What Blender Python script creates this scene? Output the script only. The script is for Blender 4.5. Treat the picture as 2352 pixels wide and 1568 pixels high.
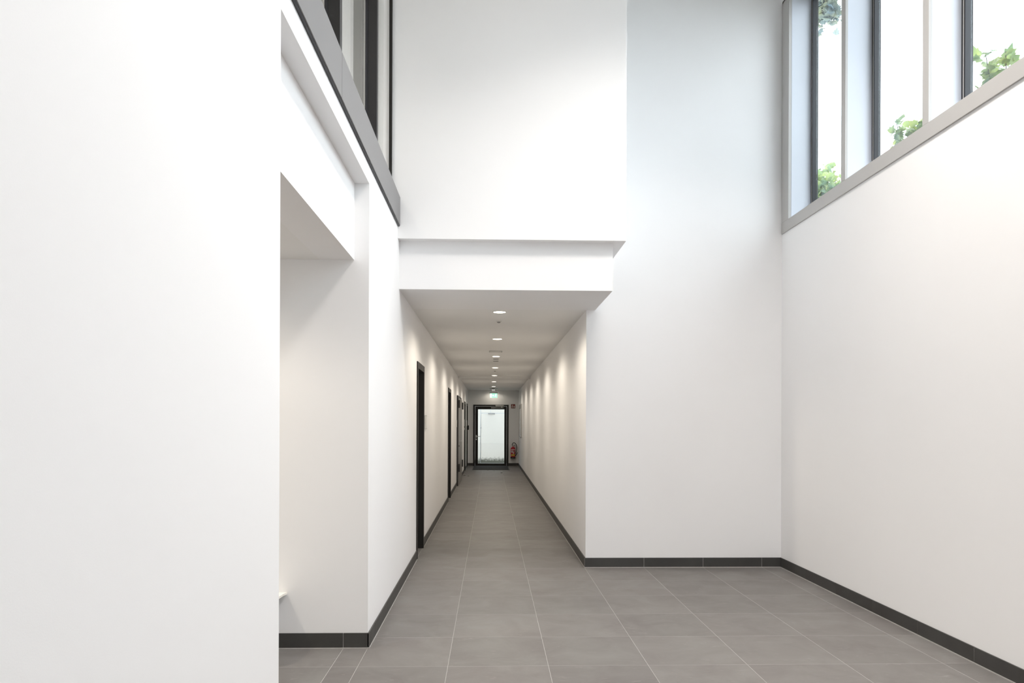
import bpy, bmesh, math, random
from mathutils import Vector, Matrix

for o in list(bpy.data.objects):
    bpy.data.objects.remove(o)
scene = bpy.context.scene
COL = scene.collection

# ------------------------------------------------------------------ camera
CAM_H = 1.444
yaw, roll = 0.0288, 0.0035
Rd = Vector((math.cos(yaw), -math.sin(yaw), 0)); Fw = Vector((math.sin(yaw), math.cos(yaw), 0)); Up = Vector((0, 0, 1))
Xc = Rd * math.cos(roll) + Up * math.sin(roll)
Yc = Up * math.cos(roll) - Rd * math.sin(roll)
cd = bpy.data.cameras.new('camera')
cd.sensor_fit = 'HORIZONTAL'; cd.sensor_width = 36.0
cd.lens = 1702.0 / 2352.0 * 36.0
cd.shift_y = 189.0 / 2352.0
cd.clip_start = 0.05; cd.clip_end = 300
cam = bpy.data.objects.new('camera', cd); COL.objects.link(cam)
m = Matrix.Identity(4)
for i in range(3):
    m[i][0] = Xc[i]; m[i][1] = Yc[i]; m[i][2] = -Fw[i]
m[2][3] = CAM_H
cam.matrix_world = m
scene.camera = cam

# ------------------------------------------------------------------ sky (bright overcast)
SKY = 3.1
w = bpy.data.worlds.new('overcast_sky'); scene.world = w
w.use_nodes = True
bg = w.node_tree.nodes['Background']
bg.inputs[0].default_value = (0.90, 0.93, 1.0, 1)
bg.inputs[1].default_value = SKY

# ------------------------------------------------------------------ exposure
vs = scene.view_settings
vs.view_transform = 'Standard'; vs.look = 'None'; vs.gamma = 1.0; vs.use_curve_mapping = False
vs.exposure = 1.1

LAMP = 1.5            # downlight factor
HALL = 47.0          # unseen hall lamps, watts
HALLC = (1.0, 0.95, 0.905)
WARM = (1.0, 0.91, 0.77)

# ------------------------------------------------------------------ materials
def nodes_of(name):
    mt = bpy.data.materials.new(name); mt.use_nodes = True
    nt = mt.node_tree
    return mt, nt, nt.nodes['Principled BSDF']

def mat(name, col, rough=0.6, metal=0.0, var=0.0, scale=8.0, bump=0.0, bscale=200.0, spec=0.5):
    mt, nt, b = nodes_of(name)
    b.inputs['Roughness'].default_value = rough
    b.inputs['Metallic'].default_value = metal
    b.inputs['Specular IOR Level'].default_value = spec
    b.inputs['Base Color'].default_value = (*col, 1)
    tc = nt.nodes.new('ShaderNodeTexCoord')
    if var > 0:
        n = nt.nodes.new('ShaderNodeTexNoise'); n.inputs['Scale'].default_value = scale; n.inputs['Detail'].default_value = 4
        nt.links.new(tc.outputs['Object'], n.inputs['Vector'])
        r = nt.nodes.new('ShaderNodeMapRange')
        r.inputs['From Min'].default_value = 0.3; r.inputs['From Max'].default_value = 0.7
        r.inputs['To Min'].default_value = 1 - var; r.inputs['To Max'].default_value = 1 + var
        nt.links.new(n.outputs['Fac'], r.inputs['Value'])
        mx = nt.nodes.new('ShaderNodeVectorMath'); mx.operation = 'SCALE'
        mx.inputs[0].default_value = col
        nt.links.new(r.outputs['Result'], mx.inputs['Scale'])
        nt.links.new(mx.outputs['Vector'], b.inputs['Base Color'])
    if bump > 0:
        n2 = nt.nodes.new('ShaderNodeTexNoise'); n2.inputs['Scale'].default_value = bscale; n2.inputs['Detail'].default_value = 3
        nt.links.new(tc.outputs['Object'], n2.inputs['Vector'])
        bp = nt.nodes.new('ShaderNodeBump'); bp.inputs['Strength'].default_value = bump; bp.inputs['Distance'].default_value = 0.002
        nt.links.new(n2.outputs['Fac'], bp.inputs['Height'])
        nt.links.new(bp.outputs['Normal'], b.inputs['Normal'])
    return mt

def emis(name, col, strength):
    mt, nt, b = nodes_of(name)
    b.inputs['Base Color'].default_value = (*col, 1)
    b.inputs['Emission Color'].default_value = (*col, 1)
    b.inputs['Emission Strength'].default_value = strength
    return mt

def glass_mat(name, tint):
    """thin architectural glass: clear, with reflection that grows at grazing angles"""
    mt = bpy.data.materials.new(name); mt.use_nodes = True
    nt = mt.node_tree; nt.nodes.clear()
    out = nt.nodes.new('ShaderNodeOutputMaterial')
    tr = nt.nodes.new('ShaderNodeBsdfTransparent'); tr.inputs[0].default_value = (*tint, 1)
    gl = nt.nodes.new('ShaderNodeBsdfGlossy'); gl.inputs['Roughness'].default_value = 0.0
    gl.inputs[0].default_value = (0.96, 0.98, 1, 1)
    lw = nt.nodes.new('ShaderNodeLayerWeight'); lw.inputs['Blend'].default_value = 0.5
    pw = nt.nodes.new('ShaderNodeMath'); pw.operation = 'POWER'; pw.inputs[1].default_value = 4.5
    nt.links.new(lw.outputs['Facing'], pw.inputs[0])
    ma = nt.nodes.new('ShaderNodeMath'); ma.operation = 'MULTIPLY_ADD'; ma.inputs[1].default_value = 0.9; ma.inputs[2].default_value = 0.05
    nt.links.new(pw.outputs[0], ma.inputs[0])
    mix = nt.nodes.new('ShaderNodeMixShader')
    nt.links.new(ma.outputs[0], mix.inputs[0]); nt.links.new(tr.outputs[0], mix.inputs[1]); nt.links.new(gl.outputs[0], mix.inputs[2])
    nt.links.new(mix.outputs[0], out.inputs[0])
    return mt

def tile_mat(name, base, rough=0.45, marks=True, spec=0.5):
    """slate-look porcelain: cloudy tone, per-tile difference, a few pale scuffs"""
    mt, nt, b = nodes_of(name)
    L = nt.links
    geo = nt.nodes.new('ShaderNodeNewGeometry')
    oi = nt.nodes.new('ShaderNodeObjectInfo')
    add = nt.nodes.new('ShaderNodeVectorMath'); add.operation = 'MULTIPLY_ADD'
    L.new(oi.outputs['Random'], add.inputs[0]); add.inputs[1].default_value = (37.0, 51.0, 23.0); L.new(geo.outputs['Position'], add.inputs[2])
    n1 = nt.nodes.new('ShaderNodeTexNoise'); n1.inputs['Scale'].default_value = 3.2; n1.inputs['Detail'].default_value = 6; n1.inputs['Roughness'].default_value = 0.6
    n1.inputs['Distortion'].default_value = 0.6
    L.new(add.outputs[0], n1.inputs['Vector'])
    cr = nt.nodes.new('ShaderNodeValToRGB')
    d = tuple(c * 0.86 for c in base); l = tuple(c * 1.13 for c in base)
    cr.color_ramp.elements[0].position = 0.30; cr.color_ramp.elements[0].color = (d[0] * 1.03, d[1], d[2] * 0.99, 1)
    cr.color_ramp.elements[1].position = 0.72; cr.color_ramp.elements[1].color = (l[0] * 0.99, l[1] * 1.01, l[2] * 0.985, 1)
    L.new(n1.outputs['Fac'], cr.inputs[0])
    mr = nt.nodes.new('ShaderNodeMapRange'); mr.inputs['To Min'].default_value = 0.93; mr.inputs['To Max'].default_value = 1.07
    L.new(oi.outputs['Random'], mr.inputs['Value'])
    sc = nt.nodes.new('ShaderNodeVectorMath'); sc.operation = 'SCALE'
    L.new(cr.outputs[0], sc.inputs[0]); L.new(mr.outputs[0], sc.inputs['Scale'])
    last = sc.outputs[0]
    if marks:
        mp = nt.nodes.new('ShaderNodeMapping'); mp.inputs['Scale'].default_value = (2.2, 9.0, 1); mp.inputs['Rotation'].default_value = (0, 0, 0.35)
        L.new(add.outputs[0], mp.inputs[0])
        n2 = nt.nodes.new('ShaderNodeTexNoise'); n2.inputs['Scale'].default_value = 4.0; n2.inputs['Detail'].default_value = 8; n2.inputs['Roughness'].default_value = 0.62; n2.inputs['Distortion'].default_value = 1.2
        L.new(mp.outputs[0], n2.inputs['Vector'])
        c2 = nt.nodes.new('ShaderNodeValToRGB'); c2.color_ramp.elements[0].position = 0.615; c2.color_ramp.elements[1].position = 0.74
        c2.color_ramp.elements[1].color = (0.45, 0.45, 0.45, 1)
        L.new(n2.outputs['Fac'], c2.inputs[0])
        mx = nt.nodes.new('ShaderNodeMix'); mx.data_type = 'RGBA'
        L.new(c2.outputs[0], mx.inputs['Factor']); L.new(last, mx.inputs['A']); mx.inputs['B'].default_value = (base[0] * 1.9, base[1] * 1.9, base[2] * 1.85, 1)
        last = mx.outputs['Result']
    L.new(last, b.inputs['Base Color'])
    b.inputs['Roughness'].default_value = rough
    b.inputs['Specular IOR Level'].default_value = spec
    n3 = nt.nodes.new('ShaderNodeTexNoise'); n3.inputs['Scale'].default_value = 26; n3.inputs['Detail'].default_value = 5
    L.new(add.outputs[0], n3.inputs['Vector'])
    bp = nt.nodes.new('ShaderNodeBump'); bp.inputs['Strength'].default_value = 0.10; bp.inputs['Distance'].default_value = 0.003
    L.new(n3.outputs['Fac'], bp.inputs['Height']); L.new(bp.outputs[0], b.inputs['Normal'])
    return mt

M = {}
M['plaster'] = mat('white_plaster', (0.885, 0.875, 0.872), 0.75, var=0.006, scale=1.3, bump=0.06, bscale=260, spec=0.25)
M['ceil'] = mat('white_ceiling_paint', (0.87, 0.86, 0.845), 0.8, var=0.008, scale=2.0, bump=0.05, bscale=300, spec=0.2)
M['tile'] = tile_mat('grey_slate_tile', (0.190, 0.178, 0.173), 0.52, spec=0.22)
M['skirt'] = tile_mat('dark_skirting_tile', (0.052, 0.050, 0.048), 0.5, marks=False, spec=0.4)
M['grout'] = mat('pale_grout', (0.42, 0.40, 0.38), 0.9, var=0.08, scale=30)
M['alu'] = mat('painted_aluminium', (0.47, 0.455, 0.44), 0.45, 0.0, var=0.01, scale=3)
M['plate'] = mat('grey_coated_plate', (0.195, 0.191, 0.191), 0.42, 0.0, var=0.015, scale=2.5)
M['white_metal'] = mat('white_coated_metal', (0.60, 0.63, 0.69), 0.4, var=0.01, scale=4)  # bluish cast of the sky put into this coating's colour
M['anthracite'] = mat('anthracite_coating', (0.028, 0.027, 0.027), 0.45, var=0.04, scale=5, spec=0.3)
M['dark_frame'] = mat('dark_brown_grey_coating', (0.022, 0.020, 0.018), 0.45, var=0.04, scale=5, spec=0.25)
M['gasket'] = mat('black_rubber_gasket', (0.012, 0.012, 0.016), 0.5, var=0.05, scale=40)
M['steel'] = mat('brushed_steel', (0.55, 0.54, 0.52), 0.32, 1.0, var=0.04, scale=60)
M['silver'] = mat('silver_lacquer', (0.50, 0.49, 0.47), 0.4, 0.3, var=0.03, scale=20)
M['grey_door'] = mat('grey_lacquered_steel', (0.20, 0.19, 0.18), 0.42, var=0.05, scale=3)
M['black_plastic'] = mat('black_plastic', (0.018, 0.017, 0.016), 0.45, var=0.05, scale=30)
M['grey_plastic'] = mat('grey_plastic', (0.30, 0.29, 0.28), 0.5, var=0.03, scale=30)
M['white_plastic'] = mat('white_plastic', (0.74, 0.73, 0.70), 0.45, var=0.02, scale=30)
M['mat'] = mat('black_ribbed_carpet', (0.028, 0.028, 0.028), 0.95, var=0.25, scale=120, bump=0.4, bscale=600)
M['red'] = mat('red_enamel', (0.42, 0.012, 0.022), 0.3, var=0.04, scale=20)
M['sign_red'] = mat('fire_sign_red', (0.26, 0.016, 0.014), 0.5, var=0.03, scale=20)
M['sign_white'] = mat('sign_white_print', (0.72, 0.69, 0.64), 0.5, var=0.02, scale=20)
M['sign_dark'] = mat('sign_dark_border', (0.05, 0.04, 0.03), 0.5, var=0.03, scale=20)
M['yellow'] = mat('yellow_label', (0.62, 0.42, 0.05), 0.5, var=0.03, scale=20)
M['label_white'] = mat('white_label', (0.74, 0.62, 0.60), 0.5, var=0.03, scale=20)
M['bench'] = mat('cream_bench_lacquer', (0.86, 0.83, 0.77), 0.45, var=0.02, scale=5)
M['litter'] = mat('dry_leaf', (0.05, 0.04, 0.03), 0.8, var=0.2, scale=40)
M['bark'] = mat('shrub_bark', (0.12, 0.09, 0.06), 0.85, var=0.2, scale=25, bump=0.4, bscale=60)
M['soil'] = mat('garden_soil', (0.12, 0.11, 0.08), 0.95, var=0.2, scale=6)
M['render_out'] = mat('pale_facade_render', (0.62, 0.64, 0.66), 0.8, var=0.03, scale=3)
M['glass'] = glass_mat('clear_window_glass', (0.93, 0.97, 0.97))
M['glass_in'] = glass_mat('interior_glass', (0.95, 0.95, 0.93))
M['lens'] = emis('downlight_lens', (1.0, 0.93, 0.80), 6.0)
M['diffuser'] = emis('lamp_diffuser', (1.0, 0.97, 0.93), 0.5)  # glow of the unseen panel lamps
M['exit_green'] = emis('exit_panel_green', (0.45, 1.0, 0.72), 0.42)
M['exit_white'] = emis('exit_panel_white', (0.92, 1.0, 0.95), 0.55)

def leaf_mat(name, col):
    mt, nt, b = nodes_of(name)
    geo = nt.nodes.new('ShaderNodeNewGeometry')
    n = nt.nodes.new('ShaderNodeTexNoise'); n.inputs['Scale'].default_value = 7.0
    nt.links.new(geo.outputs['Position'], n.inputs['Vector'])
    cr = nt.nodes.new('ShaderNodeValToRGB')
    cr.color_ramp.elements[0].position = 0.35; cr.color_ramp.elements[0].color = (col[0] * 0.6, col[1] * 0.7, col[2] * 0.9, 1)
    cr.color_ramp.elements[1].position = 0.7; cr.color_ramp.elements[1].color = (col[0] * 1.5, col[1] * 1.25, col[2] * 0.8, 1)
    nt.links.new(n.outputs['Fac'], cr.inputs[0])
    tl = nt.nodes.new('ShaderNodeBsdfTranslucent')
    nt.links.new(cr.outputs[0], b.inputs['Base Color']); nt.links.new(cr.outputs[0], tl.inputs['Color'])
    b.inputs['Roughness'].default_value = 0.45
    mx = nt.nodes.new('ShaderNodeMixShader'); mx.inputs[0].default_value = 0.45
    out = nt.nodes['Material Output']
    nt.links.new(b.outputs[0], mx.inputs[1]); nt.links.new(tl.outputs[0], mx.inputs[2]); nt.links.new(mx.outputs[0], out.inputs[0])
    return mt
M['leaf'] = leaf_mat('shrub_leaf', (0.30, 0.40, 0.17))
M['leaf_grey'] = leaf_mat('grey_green_leaf', (0.26, 0.32, 0.29))

def gate_mat():
    """white painted metal, dirty and mossy along its foot"""
    mt, nt, b = nodes_of('white_gate_with_mossy_foot')
    L = nt.links
    tc = nt.nodes.new('ShaderNodeNewGeometry')
    sp = nt.nodes.new('ShaderNodeSeparateXYZ'); L.new(tc.outputs['Position'], sp.inputs[0])
    n = nt.nodes.new('ShaderNodeTexNoise'); n.inputs['Scale'].default_value = 14.0; n.inputs['Detail'].default_value = 8; n.inputs['Roughness'].default_value = 0.7
    L.new(tc.outputs['Position'], n.inputs['Vector'])
    a = nt.nodes.new('ShaderNodeMath'); a.operation = 'MULTIPLY_ADD'; a.inputs[1].default_value = -0.30
    L.new(n.outputs['Fac'], a.inputs[0]); L.new(sp.outputs['Z'], a.inputs[2])
    mr = nt.nodes.new('ShaderNodeMapRange'); mr.inputs['From Min'].default_value = -0.08; mr.inputs['From Max'].default_value = 0.05
    mr.inputs['To Min'].default_value = 1.0; mr.inputs['To Max'].default_value = 0.0
    L.new(a.outputs[0], mr.inputs['Value'])
    mx = nt.nodes.new('ShaderNodeMix'); mx.data_type = 'RGBA'
    L.new(mr.outputs[0], mx.inputs['Factor']); mx.inputs['A'].default_value = (0.84, 0.79, 0.70, 1); mx.inputs['B'].default_value = (0.13, 0.13, 0.10, 1)
    L.new(mx.outputs['Result'], b.inputs['Base Color']); b.inputs['Roughness'].default_value = 0.6
    return mt
M['gate'] = gate_mat()

# ------------------------------------------------------------------ builders
def tag(o, label=None, cat=None, group=None, kind=None):
    if label: o['label'] = label
    if cat: o['category'] = cat
    if group: o['group'] = group
    if kind: o['kind'] = kind
    return o

def link(name, me, mt, parent=None):
    o = bpy.data.objects.new(name, me); COL.objects.link(o)
    if mt is not None:
        me.materials.append(M[mt])
    if parent is not None:
        o.parent = parent
    return o

def empty(name, loc=(0, 0, 0)):
    o = bpy.data.objects.new(name, None); COL.objects.link(o); o.location = loc
    o.empty_display_size = 0.1
    return o

def add_box(bm, x0, x1, y0, y1, z0, z1, bev=0.0, seg=1):
    r = bmesh.ops.create_cube(bm, size=1.0)
    vs_ = r['verts']
    for v in vs_:
        v.co = Vector(((x0 + x1) / 2 + v.co.x * (x1 - x0), (y0 + y1) / 2 + v.co.y * (y1 - y0), (z0 + z1) / 2 + v.co.z * (z1 - z0)))
    if bev > 0:
        es = set()
        for v in vs_:
            es.update(v.link_edges)
        bmesh.ops.bevel(bm, geom=list(es), offset=bev, segments=seg, affect='EDGES', profile=0.5)

def finish(bm, name, smooth=False):
    me = bpy.data.meshes.new(name); bm.to_mesh(me); bm.free()
    if smooth:
        for p in me.polygons: p.use_smooth = True
    return me

def boxes(name, lst, mt, parent=None, bev=0.0, seg=1):
    bm = bmesh.new()
    for b in lst: add_box(bm, *b, bev=bev, seg=seg)
    return link(name, finish(bm, name), mt, parent)

def box(name, b, mt, parent=None, bev=0.0, seg=1):
    return boxes(name, [b], mt, parent, bev, seg)

def lathe(name, prof, mt, parent=None, n=32, loc=(0, 0, 0), axis='Z'):
    bm = bmesh.new(); rings = []
    for r, z in prof:
        if r < 1e-6:
            rings.append([bm.verts.new((0, 0, z))])
        else:
            rings.append([bm.verts.new((r * math.cos(2 * math.pi * k / n), r * math.sin(2 * math.pi * k / n), z)) for k in range(n)])
    for a, b in zip(rings, rings[1:]):
        if len(a) == 1 and len(b) == 1: continue
        for k in range(n):
            k2 = (k + 1) % n
            if len(a) == 1: bm.faces.new((a[0], b[k2], b[k]))
            elif len(b) == 1: bm.faces.new((a[k], a[k2], b[0]))
            else: bm.faces.new((a[k], a[k2], b[k2], b[k]))
    bmesh.ops.recalc_face_normals(bm, faces=bm.faces)
    if axis == 'Y': bmesh.ops.rotate(bm, verts=bm.verts, cent=(0, 0, 0), matrix=Matrix.Rotation(math.pi / 2, 3, 'X'))
    if axis == 'X': bmesh.ops.rotate(bm, verts=bm.verts, cent=(0, 0, 0), matrix=Matrix.Rotation(math.pi / 2, 3, 'Y'))
    bmesh.ops.translate(bm, verts=bm.verts, vec=Vector(loc))
    me = finish(bm, name, True)
    o = link(name, me, mt, parent)
    try:
        me.set_sharp_from_angle(angle=math.radians(35))
    except Exception:
        pass
    return o

def tube(name, pts, r, mt, parent=None, n=10, sub=6, rend=None):
    P = [Vector(p) for p in pts]
    path = []
    if len(P) > 2:
        for i in range(len(P) - 1):
            p0 = P[max(i - 1, 0)]; p1 = P[i]; p2 = P[i + 1]; p3 = P[min(i + 2, len(P) - 1)]
            for k in range(sub):
                t = k / sub
                path.append(0.5 * ((2 * p1) + (p2 - p0) * t + (2 * p0 - 5 * p1 + 4 * p2 - p3) * t * t + (3 * p1 - p0 - 3 * p2 + p3) * t ** 3))
        path.append(P[-1])
    else:
        path = P
    bm = bmesh.new(); rings = []
    for i, p in enumerate(path):
        d = (path[min(i + 1, len(path) - 1)] - path[max(i - 1, 0)]).normalized()
        a = d.orthogonal() if i == 0 else (prev - d * prev.dot(d))
        a.normalize(); prev = a; b = d.cross(a)
        rr = r if rend is None else r + (rend - r) * i / max(1, len(path) - 1)
        rings.append([bm.verts.new(p + (a * math.cos(2 * math.pi * k / n) + b * math.sin(2 * math.pi * k / n)) * rr) for k in range(n)])
    for A, B in zip(rings, rings[1:]):
        for k in range(n):
            bm.faces.new((A[k], A[(k + 1) % n], B[(k + 1) % n], B[k]))
    bm.faces.new(rings[0]); bm.faces.new(rings[-1])
    bmesh.ops.recalc_face_normals(bm, faces=bm.faces)
    return link(name, finish(bm, name, True), mt, parent)

def prism(name, pts2, plane, a0, a1, mt, parent=None):
    """extrude a 2D outline: plane 'xz' along y, 'yz' along x, 'xy' along z"""
    bm = bmesh.new()
    def P(p, a):
        if plane == 'xz': return (p[0], a, p[1])
        if plane == 'yz': return (a, p[0], p[1])
        return (p[0], p[1], a)
    A = [bm.verts.new(P(p, a0)) for p in pts2]; B = [bm.verts.new(P(p, a1)) for p in pts2]
    n = len(pts2)
    bm.faces.new(A); bm.faces.new(B)
    for k in range(n): bm.faces.new((A[k], A[(k + 1) % n], B[(k + 1) % n], B[k]))
    bmesh.ops.recalc_face_normals(bm, faces=bm.faces)
    return link(name, finish(bm, name), mt, parent)

# ------------------------------------------------------------------ dimensions
XL, XR, XC = -0.785, 2.95, 0.96          # hall left wall, hall right wall, corridor right wall
YB, YE, YS = 7.44, 25.40, -4.6           # hall back wall, corridor end wall, wall behind the camera
YN0, YN1 = 2.78, 4.79                    # side passage
ZH, ZC, ZP = 5.95, 2.59, 2.493           # hall ceiling, corridor ceiling, passage ceiling
ZS = 3.0                                 # underside of the bulkhead
YF, YBM = 6.26, 6.35                     # bulkhead face, recessed beam face
DOORS = [(7.93, 8.63), (13.68, 14.47), (22.05, 22.85), (24.25, 25.05)]
DH = 2.055

def S(o, label, cat):
    return tag(o, label, cat, kind='structure')

# ------------------------------------------------------------------ walls
xo = -1.1
wl = [(xo, XL, YS, YN0, 0, 3.30), (xo, XL, YN0, YN1, 2.985, 3.30), (xo, XL - 0.095, YN0, YN1, ZP, 2.985), (xo, XL, YN1, YB, 0, 3.0),
      (xo, XL, YN1, YF, 3.0, 3.30)]
S(boxes('wall_left', wl, 'plaster'), 'white plastered hall wall with a recessed lintel over the side passage', 'wall')
cl = []; y = YB
for a, b in DOORS:
    cl.append((xo, XL, y, a, 0, ZC)); cl.append((xo, XL, a, b, DH, ZC)); y = b
cl.append((xo, XL, y, YE, 0, ZC))
S(boxes('wall_corridor_left', cl, 'plaster'), 'white corridor wall pierced by dark framed doors', 'wall')
S(box('wall_corridor_right', (XC, XC + 0.2, YB + 0.2, YE, 0, 2.8), 'plaster'), 'plain white corridor wall with soft lamp scallops', 'wall')
S(box('wall_back', (XC, XR + 0.35, YB, YB + 0.2, 0, ZH), 'plaster'), 'tall white wall beside the corridor opening', 'wall')
# end wall with door opening
EX0, EX1, EZ = -0.594, 0.614, 2.095
S(boxes('wall_end', [(xo, EX0, YE, YE + 0.25, 0, ZC), (EX1, XC + 0.2, YE, YE + 0.25, 0, ZC), (EX0, EX1, YE, YE + 0.25, EZ, ZC)], 'plaster'),
  'white wall at the corridor end around the exit door', 'wall')
VX0, VX1, VZ = 1.0, 2.8, 3.0
S(boxes('wall_front', [(xo, VX0, YS - 0.2, YS, 0, ZH), (VX1, XR + 0.35, YS - 0.2, YS, 0, ZH), (VX0, VX1, YS - 0.2, YS, VZ, ZH), (-4.2, xo, YS - 0.2, YS, 2.7, ZH)], 'plaster'), 'white hall wall around the added glazed entrance opposite the corridor', 'wall')
# right wall: below and above the window band
ZW0, ZW1 = 3.372, 5.72
NB = 5
YW = 7.262 - NB * 1.177
S(boxes('wall_right', [(XR, XR + 0.35, YS, YB, 0, ZW0), (XR, XR + 0.35, YS, YB, ZW1, ZH), (XR, XR + 0.35, YS, YW, ZW0, ZW1)], 'plaster'), 'white hall wall under the high window band', 'wall')
# bulkhead over the corridor with its recessed beam
bm = bmesh.new()
add_box(bm, -4.0, 1.145, YF, YB, ZS, ZH)
es = [e for e in bm.edges if all(abs(v.co.x - 1.145) < 1e-4 and abs(v.co.y - YF) < 1e-4 for v in e.verts)]
bmesh.ops.bevel(bm, geom=es, offset=0.008, segments=2, affect='EDGES')
add_box(bm, XL, 1.046, YBM, YB, ZC, ZS)
S(link('wall_bulkhead', finish(bm, 'wall_bulkhead'), 'plaster'), 'white bulkhead projecting over the corridor with recessed beam below', 'wall')
# passage
S(box('wall_passage_far', (-4.0, xo, YN1, YN1 + 0.2, 0, ZP), 'plaster'), 'white side passage wall above the dark skirting', 'wall')
S(box('wall_passage_near', (-4.0, xo, YN0 - 0.2, YN0, 0, ZP), 'plaster'), 'white side passage wall hidden behind the near corner', 'wall')
S(box('wall_passage_end', (-4.2, -4.0, YN0 - 0.2, YN1 + 0.2, 0, ZP), 'plaster'), 'white wall closing the side passage', 'wall')
S(box('ceiling_passage', (-4.2, xo, YN0 - 0.2, YN1 + 0.2, ZP, 2.70), 'ceil'), 'white ceiling of the side passage', 'ceiling')
S(box('ceiling_corridor', (xo, XC, YB, YE + 0.25, ZC, 2.8), 'ceil'), 'white corridor ceiling with a row of downlights', 'ceiling')
S(box('ceiling', (-4.2, XR + 0.35, YS - 0.2, YB + 0.2, ZH, ZH + 0.2), 'ceil'), 'white ceiling of the tall hall', 'ceiling')
S(box('trim_1', (XL, XC, 17.95, 18.2, ZC - 0.045, ZC), 'ceil'), 'shallow white downstand across the corridor ceiling', 'trim')
# upper room behind the interior glazing
S(box('floor_upper', (-4.0, xo, YS, YF, 2.9, 3.12), 'ceil'), 'pale floor of the upper room behind the interior glazing', 'floor')
S(box('wall_upper', (-4.2, -4.0, YS, YF, 2.9, ZH), 'plaster'), 'white rear wall of the upper room', 'wall')

# ------------------------------------------------------------------ floor with single tiles
floor = S(boxes('floor', [(xo, XR + 0.1, YS, YB + 0.0, -0.12, -0.0003), (xo, XC + 0.1, YB, YE, -0.12, -0.0003), (-4.0, xo, YN0, YN1, -0.12, -0.0003)], 'grout'),
          'grey slate-look tiled floor with pale grout', 'floor')
G = 0.0015
tile_cache = {}
def tile_mesh(wx, wy):
    k = (round(wx, 3), round(wy, 3))
    if k not in tile_cache:
        bm = bmesh.new()
        add_box(bm, -wx / 2 + G, wx / 2 - G, -wy / 2 + G, wy / 2 - G, -0.009, 0.0, bev=0.0003)
        me = finish(bm, 'tile'); me.materials.append(M['tile']); tile_cache[k] = me
    return tile_cache[k]
def put_tile(x0, x1, y0, y1):
    o = bpy.data.objects.new('tile', tile_mesh(x1 - x0, y1 - y0)); COL.objects.link(o)
    o.location = ((x0 + x1) / 2, (y0 + y1) / 2, 0.0); o.parent = floor
def put_tile_clean(x0, x1, y0, y1): put_tile(round(x0, 4), round(x1, 4), round(y0, 4), round(y1, 4))
XH = [XL, -0.25, 0.35, 0.95, 1.55, 2.15, 2.75, XR]
XK = [XL, -0.25, 0.35, XC]
YG = 7.42
for r in range(10):
    y1 = YG - 0.6 * r; y0 = y1 - 0.6
    for a, b in zip(XH, XH[1:]): put_tile_clean(a, b, y0, y1)
y = YG
while y < YE - 0.01:
    y2 = min(y + 0.6, YE)
    for a, b in zip(XK, XK[1:]): put_tile_clean(a, b, y, y2)
    y = y2
XPs = [XL, -0.94, -1.54, -2.14, -2.74, -3.34, -3.94]
yr = [YN0, 3.22, 3.82, 4.42, YN1]
for a, b in zip(yr, yr[1:]):
    for c, d in zip(XPs, XPs[1:]): put_tile_clean(d, c, a, b)
bm = bmesh.new()
y1 = YG - 6.0
while y1 > YS + 0.01:
    y0 = max(y1 - 0.6, YS)
    for a, b in zip(XH, XH[1:]): add_box(bm, a + G, b - G, y0 + G, y1 - G, -0.009, 0.0)
    y1 = y0
tag(link('tile_field', finish(bm, 'tile_field'), 'tile', floor), kind='stuff')
for a, b in DOORS:     # threshold pieces inside the door recesses
    put_tile_clean(-1.0, XL, a, b)

# ------------------------------------------------------------------ skirting of single tiles
SH, SP = 0.098, 0.010
def skirting(name, axis, wall, sgn, a0, a1, joints, label):
    """axis 'y': runs along y at x=wall, proud by sgn*SP; axis 'x': runs along x at y=wall"""
    if axis == 'y':
        base = (min(wall, wall + sgn * 0.0085), max(wall, wall + sgn * 0.0085), a0, a1, 0, SH - 0.002)
        foot = (min(wall, wall + sgn * 0.014), max(wall, wall + sgn * 0.014), a0, a1, 0, 0.006)
    else:
        base = (a0, a1, min(wall, wall + sgn * 0.0085), max(wall, wall + sgn * 0.0085), 0, SH - 0.002)
        foot = (a0, a1, min(wall, wall + sgn * 0.014), max(wall, wall + sgn * 0.014), 0, 0.006)
    root = S(boxes(name, [base, foot], 'grout'), label, 'baseboard')
    js = [a0] + sorted(j for j in joints if a0 + 0.02 < j < a1 - 0.02) + [a1]
    for p, q in zip(js, js[1:]):
        bm = bmesh.new()
        lo, hi = min(wall + sgn * 0.0005, wall + sgn * SP), max(wall + sgn * 0.0005, wall + sgn * SP)
        g = 0.0013
        if axis == 'y': add_box(bm, lo, hi, p + g, q - g, 0.0062, SH, bev=0.0008)
        else: add_box(bm, p + g, q - g, lo, hi, 0.0062, SH, bev=0.0008)
        link('skirting_tile', finish(bm, 'skirting_tile'), 'skirt', root)
    return root
rows = [YG + 0.6 * k for k in range(-25, 32)]
cols = [0.35 + 0.6 * k for k in range(-8, 6)]
skirting('baseboard_right', 'y', XR, -1, YS, YB, rows, 'dark tile skirting under the high window band')
skirting('baseboard_back', 'x', YB, -1, XC - SP, XR, cols, 'dark tile skirting on the tall wall beside the corridor')
skirting('baseboard_corridor_right', 'y', XC, -1, YB, YE, rows, 'dark tile skirting on the plain corridor wall')
skirting('baseboard_near', 'y', XL, 1, YS, YN0, rows, 'dark tile skirting before the side passage corner')
skirting('baseboard_passage', 'x', YN1, -1, -4.0, XL + SP, [-0.94 - 0.6 * k for k in range(6)], 'dark tile skirting on the side passage wall')
segs = []; y = YN1 - SP
for a, b in DOORS:
    segs.append((y, a - 0.05)); y = b + 0.05
d3 = (17.15, 19.3)
out = []
for a, b in segs + [(y, YE)]:
    if a < d3[0] < b: out += [(a, d3[0]), (d3[1], b)]
    else: out.append((a, b))
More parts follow.
